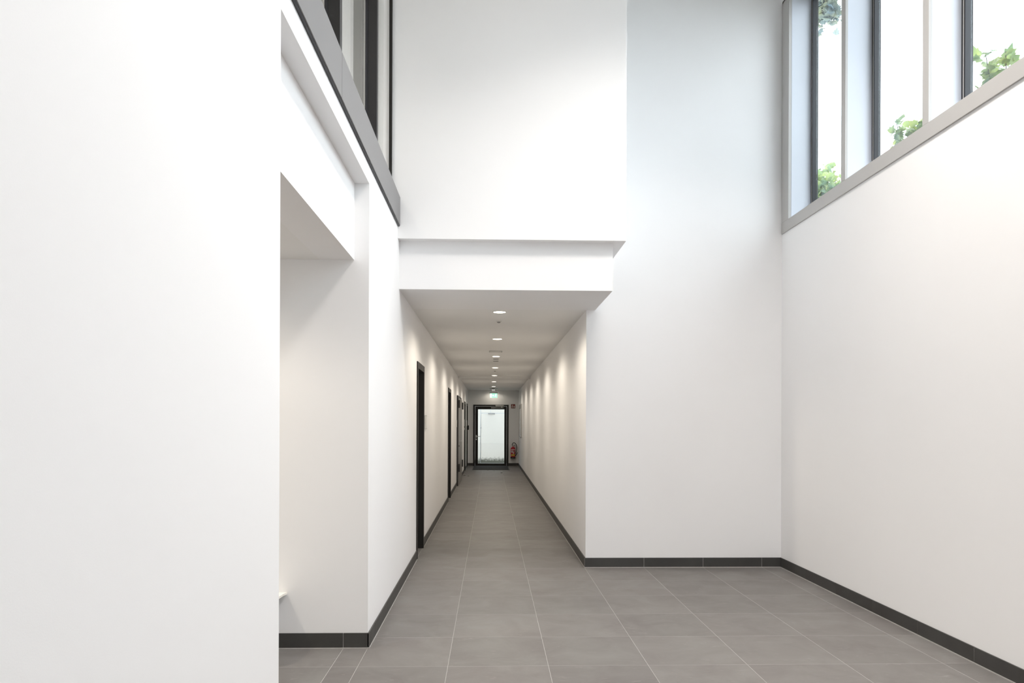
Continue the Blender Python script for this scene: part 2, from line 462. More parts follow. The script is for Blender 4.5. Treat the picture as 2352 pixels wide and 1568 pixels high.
desc = ['from the side passage to the first corridor door', 'between the first two corridor doors', 'before the grey double door', 'after the grey double door',
        'between the last two corridor doors', 'in the corner by the exit door']
for i, (a, b) in enumerate(out):
    skirting('baseboard_left_%d' % (i + 1), 'y', XL, 1, a, b, rows, 'dark tile skirting ' + desc[i])
skirting('baseboard_end_left', 'x', YE, -1, XL + SP, EX0, [-9], 'short dark skirting between the corridor doors and exit door')
skirting('baseboard_end_right', 'x', YE, -1, EX1, XC - SP, [-9], 'short dark skirting under the fire extinguisher')

# ------------------------------------------------------------------ right window band
win = S(empty('window_1', (XR, 0.6, ZW0)), 'high band of windows divided by deep white fins', 'window')
def wbox(name, b, mt, parent=win, bev=0.0, seg=1):
    o = box(name, b, mt, None, bev, seg)
    if parent is win:
        o.parent = win; o.matrix_parent_inverse = Matrix.Translation(-win.location)
    else:
        o.parent = parent
    return o
XG = 3.185
ZSill = 3.483
PITCH, FINW = 1.177, 0.072
first = 7.262
# sill casing: lengths with hairline joints
yy = YB - 0.012
while yy > YW + 0.01:
    y0 = max(yy - 3.53, YW)
    wbox('sill_plate', (XR - 0.012, XR + 0.02, y0 + 0.001, yy - 0.001, ZW0, ZSill), 'alu', bev=0.0015)
    yy = y0
wbox('sill_board', (XR + 0.02, XG - 0.018, YW, YB - 0.012, ZSill - 0.03, ZSill - 0.004), 'white_metal')
wbox('sill_core', (XR + 0.021, XR + 0.35, YW, YB, ZW0, ZSill - 0.032), 'white_metal')
jp = wbox('jamb_plate', (XR - 0.010, XR + 0.02, first, YB - 0.014, ZSill + 0.0015, ZW1), 'alu', bev=0.0015)
wbox('jamb_lining', (XR + 0.021, XG - 0.018, first, YB, ZSill, ZW1), 'white_metal')
wbox('head_plate', (XR - 0.010, XG - 0.018, YW, YB - 0.014, ZW1 - 0.02, ZW1), 'alu')
k = 0
bays = []
ynear = first
while ynear > YW + 0.5:
    y_hi = ynear; y_lo = y_hi - (PITCH - FINW)
    bays.append((y_lo, y_hi))
    fin = wbox('fin', (XR + 0.012, XG - 0.018, y_lo - FINW + 0.004, y_lo - 0.004, ZSill - 0.004, ZW1 - 0.02), 'white_metal')
    e = wbox('fin_edge', (XR - 0.010, XR + 0.012, y_lo - FINW, y_lo, ZSill + 0.0015, ZW1 - 0.02), 'alu', parent=None, bev=0.0015)
    e.parent = fin; e.matrix_parent_inverse = fin.matrix_parent_inverse.copy()
    e.matrix_parent_inverse = Matrix.Identity(4)
    e.matrix_parent_inverse = Matrix.Translation((0, 0, 0))
    ynear = y_lo - FINW
bpy.context.view_layer.update()
FR = 0.048
for y_lo, y_hi in bays:
    a, b = y_lo - FINW / 2, y_hi + FINW / 2
    x0, x1 = XG - 0.018, XG + 0.035
    if y_hi == first: b = YB
    a = max(a, YW)
    bm = bmesh.new()
    add_box(bm, x0, x1, y_hi - FR + 0.01, b, ZSill - 0.03, ZW1)
    add_box(bm, x0, x1, a, y_lo + FR - 0.01, ZSill - 0.03, ZW1)
    add_box(bm, x0, x1, y_lo + FR - 0.01, y_hi - FR + 0.01, ZSill - 0.03, ZSill + 0.035)
    add_box(bm, x0, x1, y_lo + FR - 0.01, y_hi - FR + 0.01, ZW1 - 0.07, ZW1)
    fr = link('window_frame', finish(bm, 'window_frame'), 'anthracite')
    fr.parent = win; fr.matrix_parent_inverse = Matrix.Translation(-win.location)
    bm = bmesh.new()
    for (p, q) in ((y_hi - FR + 0.004, y_hi - FR + 0.014), (y_lo + FR - 0.014, y_lo + FR - 0.004), (y_hi - 0.012, y_hi - 0.005)):
        add_box(bm, x0 - 0.004, x1 - 0.02, p, q, ZSill - 0.02, ZW1 - 0.06)
    g = link('gasket', finish(bm, 'gasket'), 'gasket', fr)
    bm = bmesh.new(); add_box(bm, x0 - 0.003, x0 + 0.01, y_hi - 0.024, y_hi - 0.016, ZSill - 0.02, ZW1 - 0.06)
    link('cover_strip', finish(bm, 'cover_strip'), 'silver', fr)
    bm = bmesh.new(); add_box(bm, XG, XG + 0.024, y_lo + FR - 0.008, y_hi - FR + 0.008, ZSill + 0.03, ZW1 - 0.068)
    link('pane', finish(bm, 'pane'), 'glass', fr)

# unseen glazed entrance, added opposite the corridor as frontal fill light
en = S(empty('added_window', ((VX0 + VX1) / 2, YS - 0.1, 0)), 'unseen tall glazed entrance added opposite the corridor', 'window')
def ebox(name, b, mt):
    o = box(name, b, mt); o.parent = en; o.matrix_parent_inverse = Matrix.Translation(-en.location); return o
nv = 2; wv = (VX1 - VX0) / nv
for i in range(nv + 1):
    xm = VX0 + wv * i
    ebox('mullion', (max(VX0, xm - 0.035), min(VX1, xm + 0.035), YS - 0.14, YS - 0.06, 0, VZ), 'dark_frame')
for i in range(nv):
    a_, b_ = VX0 + wv * i + 0.035, VX0 + wv * (i + 1) - 0.035
    ebox('rail', (a_, b_, YS - 0.14, YS - 0.06, 0, 0.08), 'dark_frame'); ebox('rail', (a_, b_, YS - 0.14, YS - 0.06, VZ - 0.06, VZ), 'dark_frame')
    ebox('pane', (a_, b_, YS - 0.11, YS - 0.09, 0.08, VZ - 0.06), 'glass')
S(box('forecourt', (-8, 10, -16, YS - 0.2, -0.15, -0.02), 'grout'), 'unseen pale forecourt outside the added glazed entrance', 'ground')

# ------------------------------------------------------------------ interior glazing above the side passage
iw = S(empty('window_2', (XL, 0.6, 3.1)), 'interior glazing with slim dark mullions above a grey metal plate', 'window')
def ibox(name, b, mt, bev=0.0):
    o = box(name, b, mt, None, bev); o.parent = iw; o.matrix_parent_inverse = Matrix.Translation(-iw.location); return o
js = [6.252, 3.812, 1.372, -1.068, YS]
for hi, lo in zip(js, js[1:]):
    ibox('sill_plate', (XL + 0.006, XL + 0.020, lo + 0.0035, hi - 0.0035, 3.104, 3.340), 'plate', bev=0.001)
ibox('shadow_gap_profile', (XL, XL + 0.014, YS, 6.250, 3.098, 3.110), 'gasket')
ibox('support_rail', (XL, XL + 0.006, YS, 6.250, 3.111, 3.300), 'gasket')
ibox('bottom_rail', (-0.935, XL + 0.004, YS, YF, 3.300, 3.330), 'plate')
ibox('glass_rail', (-0.93, -0.89, YS, YF, 3.330, 3.362), 'dark_frame')
for ym in (5.35, 4.05, 2.75, 1.45, 0.15, -1.15, -2.45, -3.75):
    mu = ibox('mullion', (-0.905, -0.825, ym, ym + 0.055, 3.330, ZH), 'anthracite', bev=0.001)
    bm = bmesh.new(); add_box(bm, -0.909, -0.893, ym - 0.006, ym + 0.061, 3.362, ZH); link('gasket', finish(bm, 'gasket'), 'gasket', mu).matrix_parent_inverse = Matrix.Identity(4)
ms = [YF] + [5.35 - 1.3 * i for i in range(8)] + [YS]
for hi, lo in zip(ms, ms[1:]):
    hi2 = hi - 0.004 if hi == YF else hi
    lo2 = lo + 0.055 if lo != YS else lo
    ibox('pane', (-0.920, -0.910, lo2, hi2, 3.362, ZH), 'glass_in')
ibox('edge_profile', (-0.860, -0.836, 6.235, YF, 3.330, ZH), 'dark_frame')

# ------------------------------------------------------------------ doors
def frame_door(n, y0, y1, label):
    root = S(empty('door_%d' % n, (XL, (y0 + y1) / 2, 0)), label, 'door')
    inv = Matrix.Translation(-root.location)
    def part(name, lst, mt, bev=0.0, parent=root):
        o = boxes(name, lst, mt, None, bev); o.parent = parent
        if parent is root: o.matrix_parent_inverse = inv
        return o
    c = 0.05; p = XL + 0.012
    part('door_frame', [(-1.0, p, y0 - 0.001, y0 + 0.02, 0, DH), (-1.0, p, y1 - 0.02, y1 + 0.001, 0, DH), (-1.0, p, y0, y1, DH - 0.02, DH + 0.001),
                        (XL - 0.002, p, y0 - c, y0, 0, DH + c), (XL - 0.002, p, y1, y1 + c, 0, DH + c), (XL - 0.002, p, y0, y1, DH, DH + c)], 'dark_frame')
    leaf = part('door_leaf', [(-1.04, -1.0, y0 + 0.004, y1 - 0.004, 0.008, DH - 0.004)], 'grey_door')
    h = boxes('handle', [(-1.0, -0.992, y1 - 0.09, y1 - 0.055, 0.94, 1.10), (-0.992, -0.945, y1 - 0.082, y1 - 0.064, 1.03, 1.05), (-0.958, -0.942, y1 - 0.19, y1 - 0.064, 1.03, 1.05)], 'steel', leaf, bev=0.003)
    return root
frame_door(1, *DOORS[0], 'dark framed recessed door closest to the hall')
frame_door(2, *DOORS[1], 'dark framed recessed door between the hall side door and grey door')
frame_door(4, *DOORS[2], 'dark framed recessed door just past the grey double door')
frame_door(5, *DOORS[3], 'dark framed recessed door in the corner by the exit door')

# grey surface mounted double door
root = S(empty('door_3', (XL, 18.2, 0)), 'grey double door standing proud of the corridor wall', 'door')
inv = Matrix.Translation(-root.location)
def rp(name, lst, mt, bev=0.0):
    o = boxes(name, lst, mt, None, bev); o.parent = root; o.matrix_parent_inverse = inv; return o
rp('door_frame', [(XL, XL + 0.03, 17.15, 17.21, 0, 2.10), (XL, XL + 0.03, 19.24, 19.30, 0, 2.10), (XL, XL + 0.03, 17.21, 19.24, 2.05, 2.10)], 'anthracite')
l1 = rp('door_leaf', [(XL + 0.002, XL + 0.045, 17.212, 18.222, 0.008, 2.047)], 'grey_door', 0.002)
l2 = rp('door_leaf', [(XL + 0.002, XL + 0.045, 18.226, 19.238, 0.008, 2.047)], 'grey_door', 0.002)
for leaf, yh in ((l1, 17.205), (l2, 19.245)):
    for zc in (0.42, 1.90):
        boxes('hinge', [(XL + 0.03, XL + 0.075, yh - 0.03, yh + 0.03, zc - 0.09, zc + 0.09)], 'black_plastic', leaf, bev=0.004)
boxes('handle', [(XL + 0.045, XL + 0.053, 17.30, 17.34, 0.93, 1.10), (XL + 0.053, XL + 0.105, 17.31, 17.33, 1.025, 1.047), (XL + 0.09, XL + 0.108, 17.31, 17.45, 1.025, 1.047)], 'steel', l1, bev=0.003)
boxes('key_escutcheon', [(XL + 0.045, XL + 0.056, 17.30, 17.34, 0.90, 0.945)], 'black_plastic', l1, bev=0.002)

# exit door
root = S(empty('door_6', (0.01, YE, 0)), 'dark framed glazed exit door at the corridor end', 'door')
inv = Matrix.Translation(-root.location)
def rp(name, lst, mt, bev=0.0, parent=None):
    o = boxes(name, lst, mt, None, bev)
    if parent is None: o.parent = root; o.matrix_parent_inverse = inv
    else: o.parent = parent
    return o
y0 = YE - 0.012
rp('door_frame', [(EX0, EX0 + 0.06, y0, y0 + 0.09, 0, EZ), (EX1 - 0.06, EX1, y0, y0 + 0.09, 0, EZ), (EX0 + 0.06, EX1 - 0.06, y0, y0 + 0.09, EZ - 0.05, EZ)], 'dark_frame', 0.002)
yl = YE - 0.004
GX0, GX1, GZ0, GZ1 = -0.434, 0.470, 0.085, 1.937
lx0, lx1, lz1 = EX0 + 0.064, EX1 - 0.064, EZ - 0.054
leaf = rp('door_leaf', [(lx0, GX0, yl, yl + 0.07, 0.008, lz1), (GX1, lx1, yl, yl + 0.07, 0.008, lz1), (GX0, GX1, yl, yl + 0.07, 0.008, GZ0), (GX0, GX1, yl, yl + 0.07, GZ1, lz1)], 'dark_frame', 0.001)
rp('pane', [(GX0, GX1, yl + 0.03, yl + 0.042, GZ0, GZ1)], 'glass', 0, leaf)
rp('handle', [(-0.505, -0.470, yl - 0.010, yl, 0.965, 1.055), (-0.497, -0.478, yl - 0.06, yl - 0.010, 1.0, 1.02), (-0.497, -0.352, yl - 0.066, yl - 0.048, 1.0, 1.02)], 'steel', 0.003, leaf)
rp('key_escutcheon', [(-0.505, -0.470, yl - 0.010, yl, 0.885, 0.935)], 'steel', 0.002, leaf)
cl_ = rp('door_closer', [(0.163, 0.446, yl - 0.05, yl, 2.022, 2.038 + 0.004), (0.163, 0.446, yl - 0.055, yl - 0.002, 1.985 + 0.037, 2.036)], 'silver', 0.003)
rp('closer_body', [(0.163, 0.446, y0 - 0.05, y0, 2.025, 2.080)], 'silver', 0.004, None)
rp('closer_rail', [(0.012, 0.446, yl - 0.022, yl, 1.972, 2.000)], 'silver', 0.003, leaf)
rp('closer_arm', [(0.36, 0.39, yl - 0.035, yl - 0.022, 1.985, 2.03)], 'steel', 0.002, leaf)
bpy.data.objects.remove(cl_)

# ------------------------------------------------------------------ outside the exit door
o = box('paved_yard', (-3.5, 3.5, YE + 0.25, 28.6, -0.10, -0.02), 'grout'); S(o, 'pale paved strip outside the exit door', 'ground')
o = box('wall_yard', (-3.5, 3.5, 28.35, 28.6, -0.02, 3.6), 'render_out'); S(o, 'pale boundary wall behind the white gate outside', 'wall')
o = boxes('added_yard_walls', [(-1.9, -1.7, YE + 0.25, 28.35, -0.02, 3.6), (1.7, 1.9, YE + 0.25, 28.35, -0.02, 3.6)], 'render_out'); S(o, 'unseen pale side walls added to shade the gate outside', 'wall')  # unseen walls added to cut the skylight on the gate
o = box('added_canopy', (-1.7, 1.7, YE + 0.25, 27.25, 2.75, 2.95), 'render_out'); S(o, 'unseen pale canopy added over the exit door to shade the gate', 'roof')  # unseen roof added to keep the gate from overexposing
gate = empty('white_gate', (0.1, 27.7, -0.02)); inv = Matrix.Translation(-gate.location)
tag(gate, 'white painted metal gate with a mossy foot outside the exit door', 'gate')
def gp(name, b, mt, bev=0.0):
    o = box(name, b, mt, None, bev); o.parent = gate; o.matrix_parent_inverse = inv; return o
gp('gate_post', (-0.75, -0.385, 27.60, 27.78, -0.02, 2.6), 'gate', 0.004)
gp('gate_leaf', (-0.362, 0.95, 27.66, 27.72, -0.02, 1.825), 'gate', 0.004)
gp('gate_panel', (-0.362, -0.014, 27.67, 27.72, 1.85, 2.6), 'gate', 0.003)
gp('gate_panel', (0.0, 0.95, 27.67, 27.72, 1.85, 2.6), 'gate', 0.003)
gp('hinge', (-0.385, -0.34, 27.60, 27.66, 1.27, 1.31), 'silver', 0.003)
gp('closer_arm', (-0.10, 0.16, 27.60, 27.66, 1.80, 1.84), 'grey_plastic', 0.01)

# ------------------------------------------------------------------ lamps
def downlight(x, y, z, label, group, power, r=0.062):
    root = empty('ceiling_downlight', (x, y, z)); tag(root, label, 'lamp', group)
    lathe('rim', [(r, 0.001), (r, -0.004), (r + 0.006, -0.006), (r + 0.012, -0.003), (r + 0.012, 0.001)], 'white_plastic', root, 36)
    lathe('lens', [(0, -0.0045), (r * 0.6, -0.0045), (r - 0.0005, -0.003), (r - 0.0005, 0.0008)], 'lens', root, 36)
    ld = bpy.data.lights.new('lamp_glow', 'SPOT'); ld.energy = power; ld.color = WARM; ld.spot_size = math.radians(164); ld.spot_blend = 0.4; ld.shadow_soft_size = 0.05
    lo = bpy.data.objects.new('lamp_glow', ld); COL.objects.link(lo); lo.parent = root; lo.location = (0, 0, -0.03)
ordn = ['eighth', 'seventh', 'sixth', 'fifth', 'fourth', 'third', 'second', 'first']
ys_ = [7.593, 10.01, 12.597, 15.14, 17.60, 20.144, 22.75, 25.12]
for i, yy in enumerate(ys_):
    downlight(0.087, yy, ZC, ordn[i] + ' round downlight in the corridor ceiling counted from the exit door', 'round downlights in the corridor ceiling', 14 * LAMP * (1, 1, 1, 1, 0.9, 0.85, 0.6, 0.1)[i])
downlight(-2.4, 3.78, ZP, 'unseen round downlight added in the side passage ceiling', 'added downlights in the side passage', 20 * LAMP)  # unseen lamp added to brighten the passage

# unseen round panel lamps, assumed in the ceilings to supply the light
def unseen_panel_lamp(x, y, power, label, group, r=0.45):
    root = empty('unseen_panel_lamp', (x, y, ZH - 0.03)); tag(root, label, 'lamp', group)
    lathe('ceiling_mount', [(0, 0.03), (0.08, 0.03), (0.08, 0.0), (0, 0.0)], 'white_plastic', root, 24)
    lathe('back_plate', [(0, -0.002), (r, -0.002)], 'white_plastic', root, 48)
    lathe('rim', [(r, -0.001), (r, -0.045), (r + 0.02, -0.05), (r + 0.03, -0.04), (r + 0.03, -0.001)], 'white_plastic', root, 48)
    lathe('diffuser', [(0, -0.040), (r * 0.7, -0.040), (r - 0.001, -0.036), (r - 0.001, 0.0)], 'diffuser', root, 48)
    ld = bpy.data.lights.new('lamp_glow', 'AREA'); ld.shape = 'DISK'; ld.size = r * 1.9; ld.energy = power; ld.color = HALLC; ld.spread = math.radians(125)
    lo = bpy.data.objects.new('lamp_glow', ld); COL.objects.link(lo); lo.parent = root; lo.location = (0, 0, -0.046)
for xx, yy, pw, wh in ((0.25, 4.9, 0.04, 'in front of the bulkhead face'), (1.5, 4.0, 0.95, 'beside the high windows'), (1.75, 1.8, 0.45, 'midway along the hall'), (1.75, -1.6, 0.15, 'before the added glazed entrance')):
    unseen_panel_lamp(xx, yy, HALL * pw, 'unseen large round panel lamp in the hall ceiling ' + wh, 'unseen panel lamps in the hall ceiling')
for yy, wh in ((4.6, 'closer to the bulkhead'), (1.2, 'farther from the bulkhead')):
    unseen_panel_lamp(-2.4, yy, 14, 'unseen round panel lamp in the upper room ceiling ' + wh, 'unseen panel lamps in the upper room', 0.35)  # upper room lamps added to brighten the interior glazing

# ceiling fittings
def detector(y, r, drop, label, mt='white_plastic', x=0.087):
    root = empty('ceiling_detector', (x, y, ZC)); tag(root, label, 'detector', 'detectors in the corridor ceiling')
    lathe('base', [(r, 0.0), (r, -drop * 0.35), (r * 0.9, -drop * 0.42), (0, -drop * 0.42)], mt, root, 28)
    lathe('sensor_dome', [(r * 0.72, -drop * 0.40), (r * 0.66, -drop * 0.75), (r * 0.4, -drop), (0, -drop * 1.05)], 'grey_plastic', root, 28)
detector(8.27, 0.028, 0.022, 'small grey dome detector behind the eighth downlight from the exit')
detector(16.0, 0.030, 0.020, 'small grey dome detector midway along the corridor ceiling')
detector(23.9, 0.055, 0.05, 'round detector hanging near the exit sign', 'grey_plastic')
h = empty('ceiling_hatch', (0.075, 11.76, ZC)); tag(h, 'flush square access hatch in the corridor ceiling', 'hatch')
boxes('hatch_panel', [(-0.095, 0.095, -0.095, 0.095, -0.004, 0)], 'ceil', h, 0.001)
boxes('hatch_edge', [(-0.102, 0.102, -0.102, -0.098, -0.006, 0), (-0.102, 0.102, 0.098, 0.102, -0.006, 0), (-0.102, -0.098, -0.098, 0.098, -0.006, 0), (0.098, 0.102, -0.098, 0.098, -0.006, 0)], 'grey_plastic', h)
for yy, wh in ((13.10, 'closer to the hall'), (13.56, 'farther from the hall')):
    h = empty('ceiling_slot_vent', (0.09, yy, ZC)); tag(h, 'short black slot vent in the corridor ceiling, ' + wh, 'vent', 'slot vents in the corridor ceiling')
    boxes('slot', [(-0.04, 0.04, -0.03, 0.03, -0.003, 0)], 'black_plastic', h)
    boxes('slot_rim', [(-0.048, 0.048, -0.038, -0.030, -0.005, 0), (-0.048, 0.048, 0.030, 0.038, -0.005, 0), (-0.048, -0.04, -0.03, 0.03, -0.005, 0), (0.04, 0.048, -0.03, 0.03, -0.005, 0)], 'grey_plastic', h)

# exit sign
ex = empty('exit_sign', (0.093, 24.0, ZC)); tag(ex, 'lit green escape route sign hanging above the exit door', 'exit sign')
boxes('ceiling_plate', [(-0.13, 0.13, -0.03, 0.03, -0.012, 0)], 'grey_plastic', ex, 0.002)
boxes('stem', [(-0.085, -0.073, -0.006, 0.006, -0.125, -0.012)], 'silver', ex)
boxes('stem', [(0.073, 0.085, -0.006, 0.006, -0.125, -0.012)], 'silver', ex)
boxes('housing', [(-0.132, 0.132, -0.022, 0.022, -0.162, -0.125)], 'silver', ex, 0.003)
pn = boxes('light_panel', [(-0.119, 0.119, -0.006, 0.006, -0.305, -0.162)], 'exit_green', ex, 0.001)
yf = -0.0075
pic = []
prism('door_symbol', [(-0.112, -0.298), (-0.060, -0.298), (-0.060, -0.170), (-0.112, -0.170)], 'xz', yf, -0.0058, 'exit_white', pn)
prism('arrow_symbol', [(-0.05, -0.225), (-0.012, -0.225), (-0.012, -0.205), (0.02, -0.235), (-0.012, -0.265), (-0.012, -0.245), (-0.05, -0.245)], 'xz', yf, -0.0058, 'exit_white', pn)
lathe('figure_head', [(0, 0), (0.012, 0.0), (0.012, 0.0015), (0, 0.0015)], 'exit_white', pn, 20, (0.072, -0.006, -0.185), 'Y')
prism('figure_body', [(0.058, -0.200), (0.078, -0.198), (0.070, -0.232), (0.088, -0.252), (0.080, -0.290), (0.070, -0.288), (0.074, -0.256), (0.056, -0.244), (0.046, -0.268), (0.026, -0.272), (0.026, -0.262), (0.042, -0.256)], 'xz', yf, -0.0058, 'exit_white', pn)
prism('figure_arm', [(0.060, -0.202), (0.078, -0.198), (0.098, -0.214), (0.108, -0.206), (0.110, -0.213), (0.098, -0.223), (0.076, -0.210)], 'xz', yf, -0.0058, 'exit_white', pn)

# ------------------------------------------------------------------ fire sign
fs = empty('fire_sign', (0.768, YE, 2.046)); tag(fs, 'small red fire extinguisher sign beside the exit door', 'sign')
boxes('sign_border', [(-0.070, 0.070, -0.004, 0, -0.070, 0.070)], 'sign_dark', fs)
boxes('sign_field', [(-0.062, 0.062, -0.006, -0.004, -0.062, 0.062)], 'sign_red', fs)
prism('extinguisher_symbol', [(-0.044, -0.052), (-0.012, -0.052), (-0.012, 0.012), (-0.020, 0.022), (-0.020, 0.034), (-0.004, 0.036), (0.0, 0.026), (0.004, 0.028), (0.0, 0.042), (-0.022, 0.042), (-0.022, 0.05), (-0.036, 0.05), (-0.036, 0.022), (-0.044, 0.012)], 'xz', -0.0075, -0.006, 'sign_white', fs)
prism('flame_symbol', [(0.020, -0.052), (0.046, -0.052), (0.054, -0.030), (0.046, -0.008), (0.048, 0.018), (0.036, 0.006), (0.034, 0.036), (0.018, 0.006), (0.012, -0.028)], 'xz', -0.0075, -0.006, 'sign_white', fs)

# ------------------------------------------------------------------ fire extinguisher
fe = empty('fire_extinguisher', (0.765, YE - 0.105, 0.262)); tag(fe, 'red fire extinguisher with black hose mounted beside the exit door', 'fire extinguisher')
R = 0.080
body = lathe('cylinder', [(0, 0.02), (R, 0.02), (R, 0.32), (R * 0.93, 0.352), (R * 0.7, 0.378), (R * 0.38, 0.392), (0.028, 0.397), (0.028, 0.412), (0, 0.412)], 'red', fe, 40)
lathe('foot_ring', [(R - 0.004, 0.0), (R + 0.007, 0.0), (R + 0.007, 0.045), (R + 0.001, 0.052), (R - 0.004, 0.052)], 'black_plastic', fe, 40)
def wrap_label(name, a0, a1, z0, z1, mt, rr):
    bm = bmesh.new(); n = 14; lo = []; hi = []
    for k in range(n + 1):
        a = math.radians(a0 + (a1 - a0) * k / n)
        lo.append((bm.verts.new((rr * math.cos(a), rr * math.sin(a), z0)), bm.verts.new((rr * math.cos(a), rr * math.sin(a), z1))))
    for p, q in zip(lo, lo[1:]): bm.faces.new((p[0], q[0], q[1], p[1]))
    return link(name, finish(bm, name, True), mt, body)
wrap_label('white_label', 215, 325, 0.285, 0.315, 'label_white', R + 0.0008)
wrap_label('text_block', 225, 262, 0.20, 0.268, 'label_white', R + 0.0006)
wrap_label('pictogram_label', 268, 300, 0.165, 0.225, 'label_white', R + 0.0007)
wrap_label('yellow_label', 218, 322, 0.088, 0.148, 'yellow', R + 0.0008)
boxes('valve', [(-0.02, 0.02, -0.018, 0.018, 0.405, 0.455)], 'steel', fe, 0.005)
boxes('lever', [(-0.016, 0.075, -0.012, 0.012, 0.448, 0.460), (0.02, 0.088, -0.012, 0.012, 0.425, 0.435)], 'black_plastic', fe, 0.003)
tube('hose', [(-0.022, 0, 0.44), (-0.028, -0.01, 0.48), (0.0, -0.02, 0.525), (0.05, -0.02, 0.535), (0.105, -0.01, 0.48), (0.128, 0, 0.38), (0.118, 0.0, 0.27), (0.098, 0.0, 0.17)], 0.011, 'black_plastic', fe)
tube('nozzle', [(0.085, 0.0, 0.085), (0.110, 0, 0.13), (0.158, 0.0, 0.205)], 0.016, 'black_plastic', fe, rend=0.009)
boxes('wall_bracket', [(-0.03, 0.03, R - 0.005, 0.105, 0.10, 0.36), (-0.05, 0.05, R - 0.03, 0.105, -0.006, 0.0)], 'steel', fe, 0.002)
lathe('clamp_band', [(R + 0.001, 0.240), (R + 0.003, 0.240), (R + 0.003, 0.256), (R + 0.001, 0.256)], 'steel', fe, 40)

# ------------------------------------------------------------------ notice board on the right corridor wall
nb = empty('notice_board', (XC, 23.6, 1.55)); tag(nb, 'silver framed notice board on the plain corridor wall', 'notice board')
boxes('board_panel', [(-0.014, 0, -0.70, 0.70, -0.49, 0.49)], 'white_plastic', nb)
for nm, b in (('frame_rail', (-0.03, 0, -0.73, 0.73, 0.49, 0.515)), ('frame_rail', (-0.03, 0, -0.73, 0.73, -0.515, -0.49)), ('frame_stile', (-0.03, 0, -0.73, -0.70, -0.49, 0.49)), ('frame_stile', (-0.03, 0, 0.70, 0.73, -0.49, 0.49))):
    boxes(nm, [b], 'silver', nb, 0.003)
boxes('posted_sheet', [(-0.0155, -0.014, -0.60, -0.30, 0.20, 0.42)], 'sign_white', nb)
boxes('header_plate', [(-0.036, -0.014, -0.60, 0.60, 0.385, 0.48)], 'grey_plastic', nb, 0.002)

# door signs (seen edge-on), switch and card reader
for y0, y1, z0, z1, wh in ((8.82, 8.97, 1.385, 1.535, 'beside the recessed door closest to the hall'), (16.86, 17.01, 1.37, 1.52, 'beside the grey double door'),
                           (21.78, 21.93, 1.37, 1.56, 'before the recessed door past the grey double door'), (23.95, 24.10, 1.37, 1.54, 'before the recessed door in the corner')):
    ds = empty('door_sign', (XL, (y0 + y1) / 2, (z0 + z1) / 2)); tag(ds, 'small pale room sign ' + wh, 'sign', 'room signs along the corridor')
    hy, hz = (y1 - y0) / 2, (z1 - z0) / 2
    boxes('sign_plate', [(0.004, 0.014, -hy, hy, -hz, hz)], 'white_plastic', ds, 0.001)
    boxes('sign_cap', [(0, 0.018, -hy, hy, hz, hz + 0.006), (0, 0.018, -hy, hy, -hz - 0.006, -hz), (0, 0.004, -hy, hy, -hz, hz)], 'silver', ds)
ls = empty('light_switch', (XL, 21.9, 1.29)); tag(ls, 'small white light switch under a corridor room sign', 'switch')
boxes('switch_plate', [(0, 0.010, -0.04, 0.04, -0.04, 0.04)], 'white_plastic', ls, 0.002)
boxes('rocker', [(0.010, 0.016, -0.028, 0.028, -0.028, 0.028)], 'white_plastic', ls, 0.001)
cr = empty('card_reader', (XL, 25.22, 1.31)); tag(cr, 'black card reader on the corridor wall near the exit door', 'card reader')
boxes('reader_body', [(0, 0.045, -0.05, 0.05, -0.075, 0.075)], 'black_plastic', cr, 0.004)
boxes('reader_face', [(0.045, 0.048, -0.035, 0.035, -0.05, 0.05)], 'grey_plastic', cr, 0.001)

# ------------------------------------------------------------------ door mat and dry leaves
dm = empty('door_mat', (0.012, 24.24, 0.0)); tag(dm, 'black ribbed door mat in front of the exit door', 'mat')
boxes('mat_border', [(-0.59, 0.59, -1.13, -1.10, 0, 0.010), (-0.59, 0.59, 1.10, 1.13, 0, 0.010), (-0.59, -0.56, -1.10, 1.10, 0, 0.010), (0.56, 0.59, -1.10, 1.10, 0, 0.010)], 'black_plastic', dm, 0.003)
boxes('mat_pile', [(-0.56, 0.56, -1.10, 1.10, 0, 0.012)], 'mat', dm)
random.seed(5)
for (x, y, s, l) in ((0.33, 21.75, 0.05, 'curled dark dry leaf lying alone on the tiles before the mat'), (0.11, 22.6, 0.03, 'tiny dry leaf scrap near the mat edge'), (-0.08, 22.9, 0.028, 'dry leaf crumb touching the mat edge'),
                     (-0.72, 20.6, 0.04, 'dry leaf by the corridor wall skirting'), (-0.61, 20.4, 0.035, 'dry leaf next to the leaf by the skirting')):
    bm = bmesh.new()
    out_ = [(0, -1), (0.45, -0.55), (0.55, 0), (0.35, 0.55), (0, 1), (-0.4, 0.5), (-0.5, 0), (-0.4, -0.6)]
    c = bm.verts.new((0, 0, 0.15 * s)); A = []
    ang = random.random() * 6
    for p in out_:
        q = (p[0] * math.cos(ang) - p[1] * math.sin(ang), p[0] * math.sin(ang) + p[1] * math.cos(ang))
        A.append(bm.verts.new((q[0] * s, q[1] * s, s * (0.05 + 0.45 * abs(p[0]) + random.random() * 0.15))))
    for k in range(8): bm.faces.new((c, A[k], A[(k + 1) % 8]))
    r = bmesh.ops.solidify(bm, geom=bm.faces[:], thickness=0.0015)
    zmin = min(v.co.z for v in bm.verts)
    for v in bm.verts: v.co.z -= zmin
    o = link('dry_leaf', finish(bm, 'dry_leaf'), 'litter'); o.location = (x, y, 0.0); tag(o, l, 'leaf', 'dry leaves on the corridor floor')

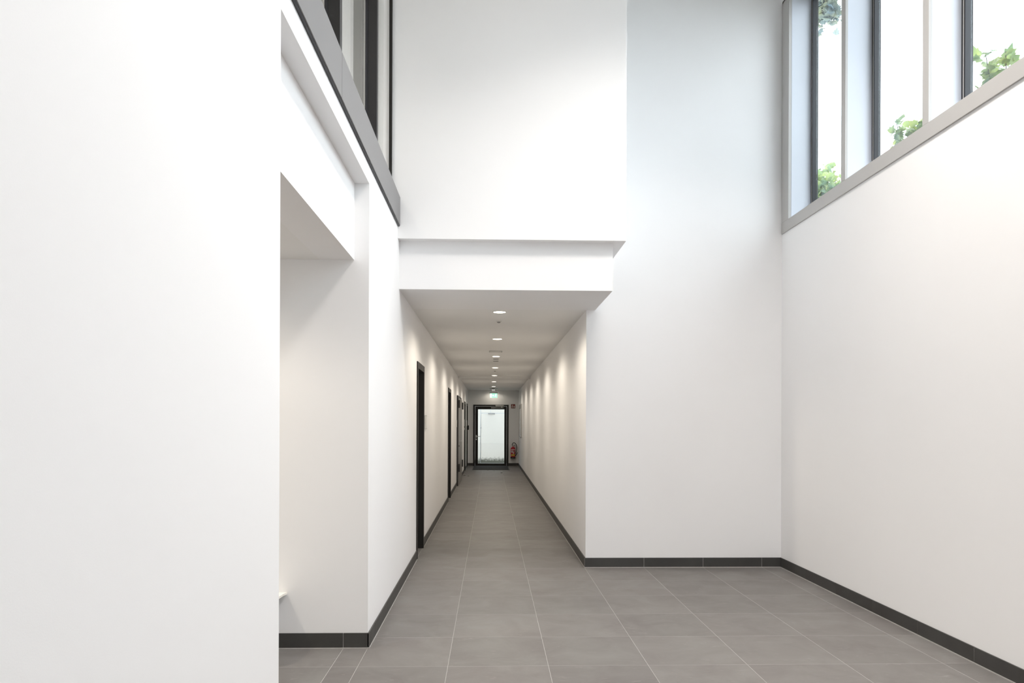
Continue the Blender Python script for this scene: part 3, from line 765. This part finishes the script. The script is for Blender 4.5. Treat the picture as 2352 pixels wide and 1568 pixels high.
# ------------------------------------------------------------------ bench in the side passage
be = empty('wall_bench', (-1.30, YN1, 0.36)); tag(be, 'cream wall bench in the side passage behind the corner', 'bench')
pts = [(-1.30, -0.001), (0.0, -0.001), (-0.012, -0.05), (-0.035, -0.36), (-0.06, -0.42), (-0.11, -0.45), (-1.30, -0.45)]
prism('seat_board', pts, 'xy', -0.014, 0.0, 'bench', be)
for xx in (-0.10, -1.1):
    bk = boxes('bracket', [(xx, xx + 0.03, -0.38, -0.001, -0.05, -0.014), (xx, xx + 0.03, -0.03, -0.001, -0.20, -0.05)], 'white_metal', be, 0.002)
    for yy in (-0.10, -0.30):
        boxes('bolt', [(xx + 0.03, xx + 0.036, yy - 0.006, yy + 0.006, -0.048, -0.036)], 'grey_plastic', bk, 0.001)

# ------------------------------------------------------------------ garden outside the high windows
S(box('garden_bank', (XR + 0.35, 14.0, YS - 4, 18.0, 2.6, 3.05), 'soil'), 'raised garden bank outside the high windows', 'ground')
S(box('facade_pier', (4.15, 4.41, 9.8, 10.3, 3.05, 6.72), 'render_out'), 'pale facade pier outside the window pane by the hall corner', 'wall')
LEAF = [(0, -0.5), (0.22, -0.42), (0.5, -0.2), (0.34, 0.02), (0.42, 0.25), (0.2, 0.2), (0, 0.62), (-0.2, 0.2), (-0.42, 0.25), (-0.34, 0.02), (-0.5, -0.2), (-0.22, -0.42)]
def shrub(name, loc, size, n, leaf_s, seed, label, mt='leaf', cat='shrub', stems=7, hang=False):
    rnd = random.Random(seed)
    root = empty(name, loc); tag(root, label, cat, 'plants outside the high windows')
    bm = bmesh.new()
    rx, ry, rz = size
    twigs = []
    for s in range(stems):
        a = 2 * math.pi * s / stems + rnd.uniform(-0.3, 0.3)
        tip = Vector((rx * rnd.uniform(0.3, 0.9) * math.cos(a), ry * rnd.uniform(0.3, 0.9) * math.sin(a), rz * rnd.uniform(0.72, 1.0)))
        twigs.append(tip)
    for i in range(n):
        t = rnd.choice(twigs); u = rnd.random() ** 0.42
        p = Vector((t.x * u, t.y * u, t.z * u)) + Vector((rnd.gauss(0, rx * 0.16), rnd.gauss(0, ry * 0.16), rnd.gauss(0, 0.05)))
        if hang: p.z = -abs(p.z)
        else: p.z = max(p.z, 0.03)
        R_ = Matrix.Rotation(rnd.uniform(0, 6.28), 3, 'Z') @ Matrix.Rotation(rnd.uniform(-0.9, 0.9), 3, 'X') @ Matrix.Rotation(rnd.uniform(-0.9, 0.9), 3, 'Y')
        s = leaf_s * rnd.uniform(0.6, 1.25)
        V = [bm.verts.new(p + R_ @ Vector((q[0] * s, q[1] * s, -abs(q[0]) * 0.25 * s))) for q in LEAF]
        c = bm.verts.new(p)
        for k in range(12): bm.faces.new((c, V[k], V[(k + 1) % 12]))
    f = link('foliage', finish(bm, 'foliage'), mt, root); tag(f, kind='stuff')
    for t in twigs:
        sg = -1 if hang else 1
        tube('stem', [(0, 0, 0), (t.x * 0.4, t.y * 0.4, sg * t.z * 0.5), (t.x, t.y, sg * t.z)], 0.010, 'bark', root, n=6, sub=4, rend=0.003)
Z0 = 3.05
shrub('leafy_shrub', (4.05, 8.85, Z0), (0.32, 0.42, 1.66), 1100, 0.095, 1, 'tall dense shrub outside the window pane by the hall corner', stems=9)
shrub('leafy_shrub', (4.05, 7.72, Z0), (0.34, 0.30, 1.26), 560, 0.085, 2, 'low shrub rising along the sill of the middle pane')
shrub('leafy_shrub', (4.02, 6.98, Z0), (0.26, 0.22, 1.36), 800, 0.09, 3, 'taller shrub against the fin of the middle pane')
shrub('leafy_shrub', (4.0, 6.22, Z0), (0.28, 0.26, 1.02), 280, 0.09, 4, 'small light green shrub peeping over the sill before the last fin', stems=5)
shrub('leafy_shrub', (4.0, 5.62, Z0), (0.24, 0.22, 1.36), 360, 0.09, 6, 'light green shrub with leafy tips well above the sill', stems=5)
shrub('climbing_plant', (3.78, 8.3, 6.72), (0.20, 0.24, 0.74), 620, 0.08, 9, 'grey-green climbing plant hanging above the pane by the hall corner', 'leaf_grey', 'climber', hang=True)
S(box('roof_eave', (XR + 0.35, 4.3, YS, 10.5, 6.72, 6.85), 'render_out'), 'projecting eave above the high windows', 'roof')
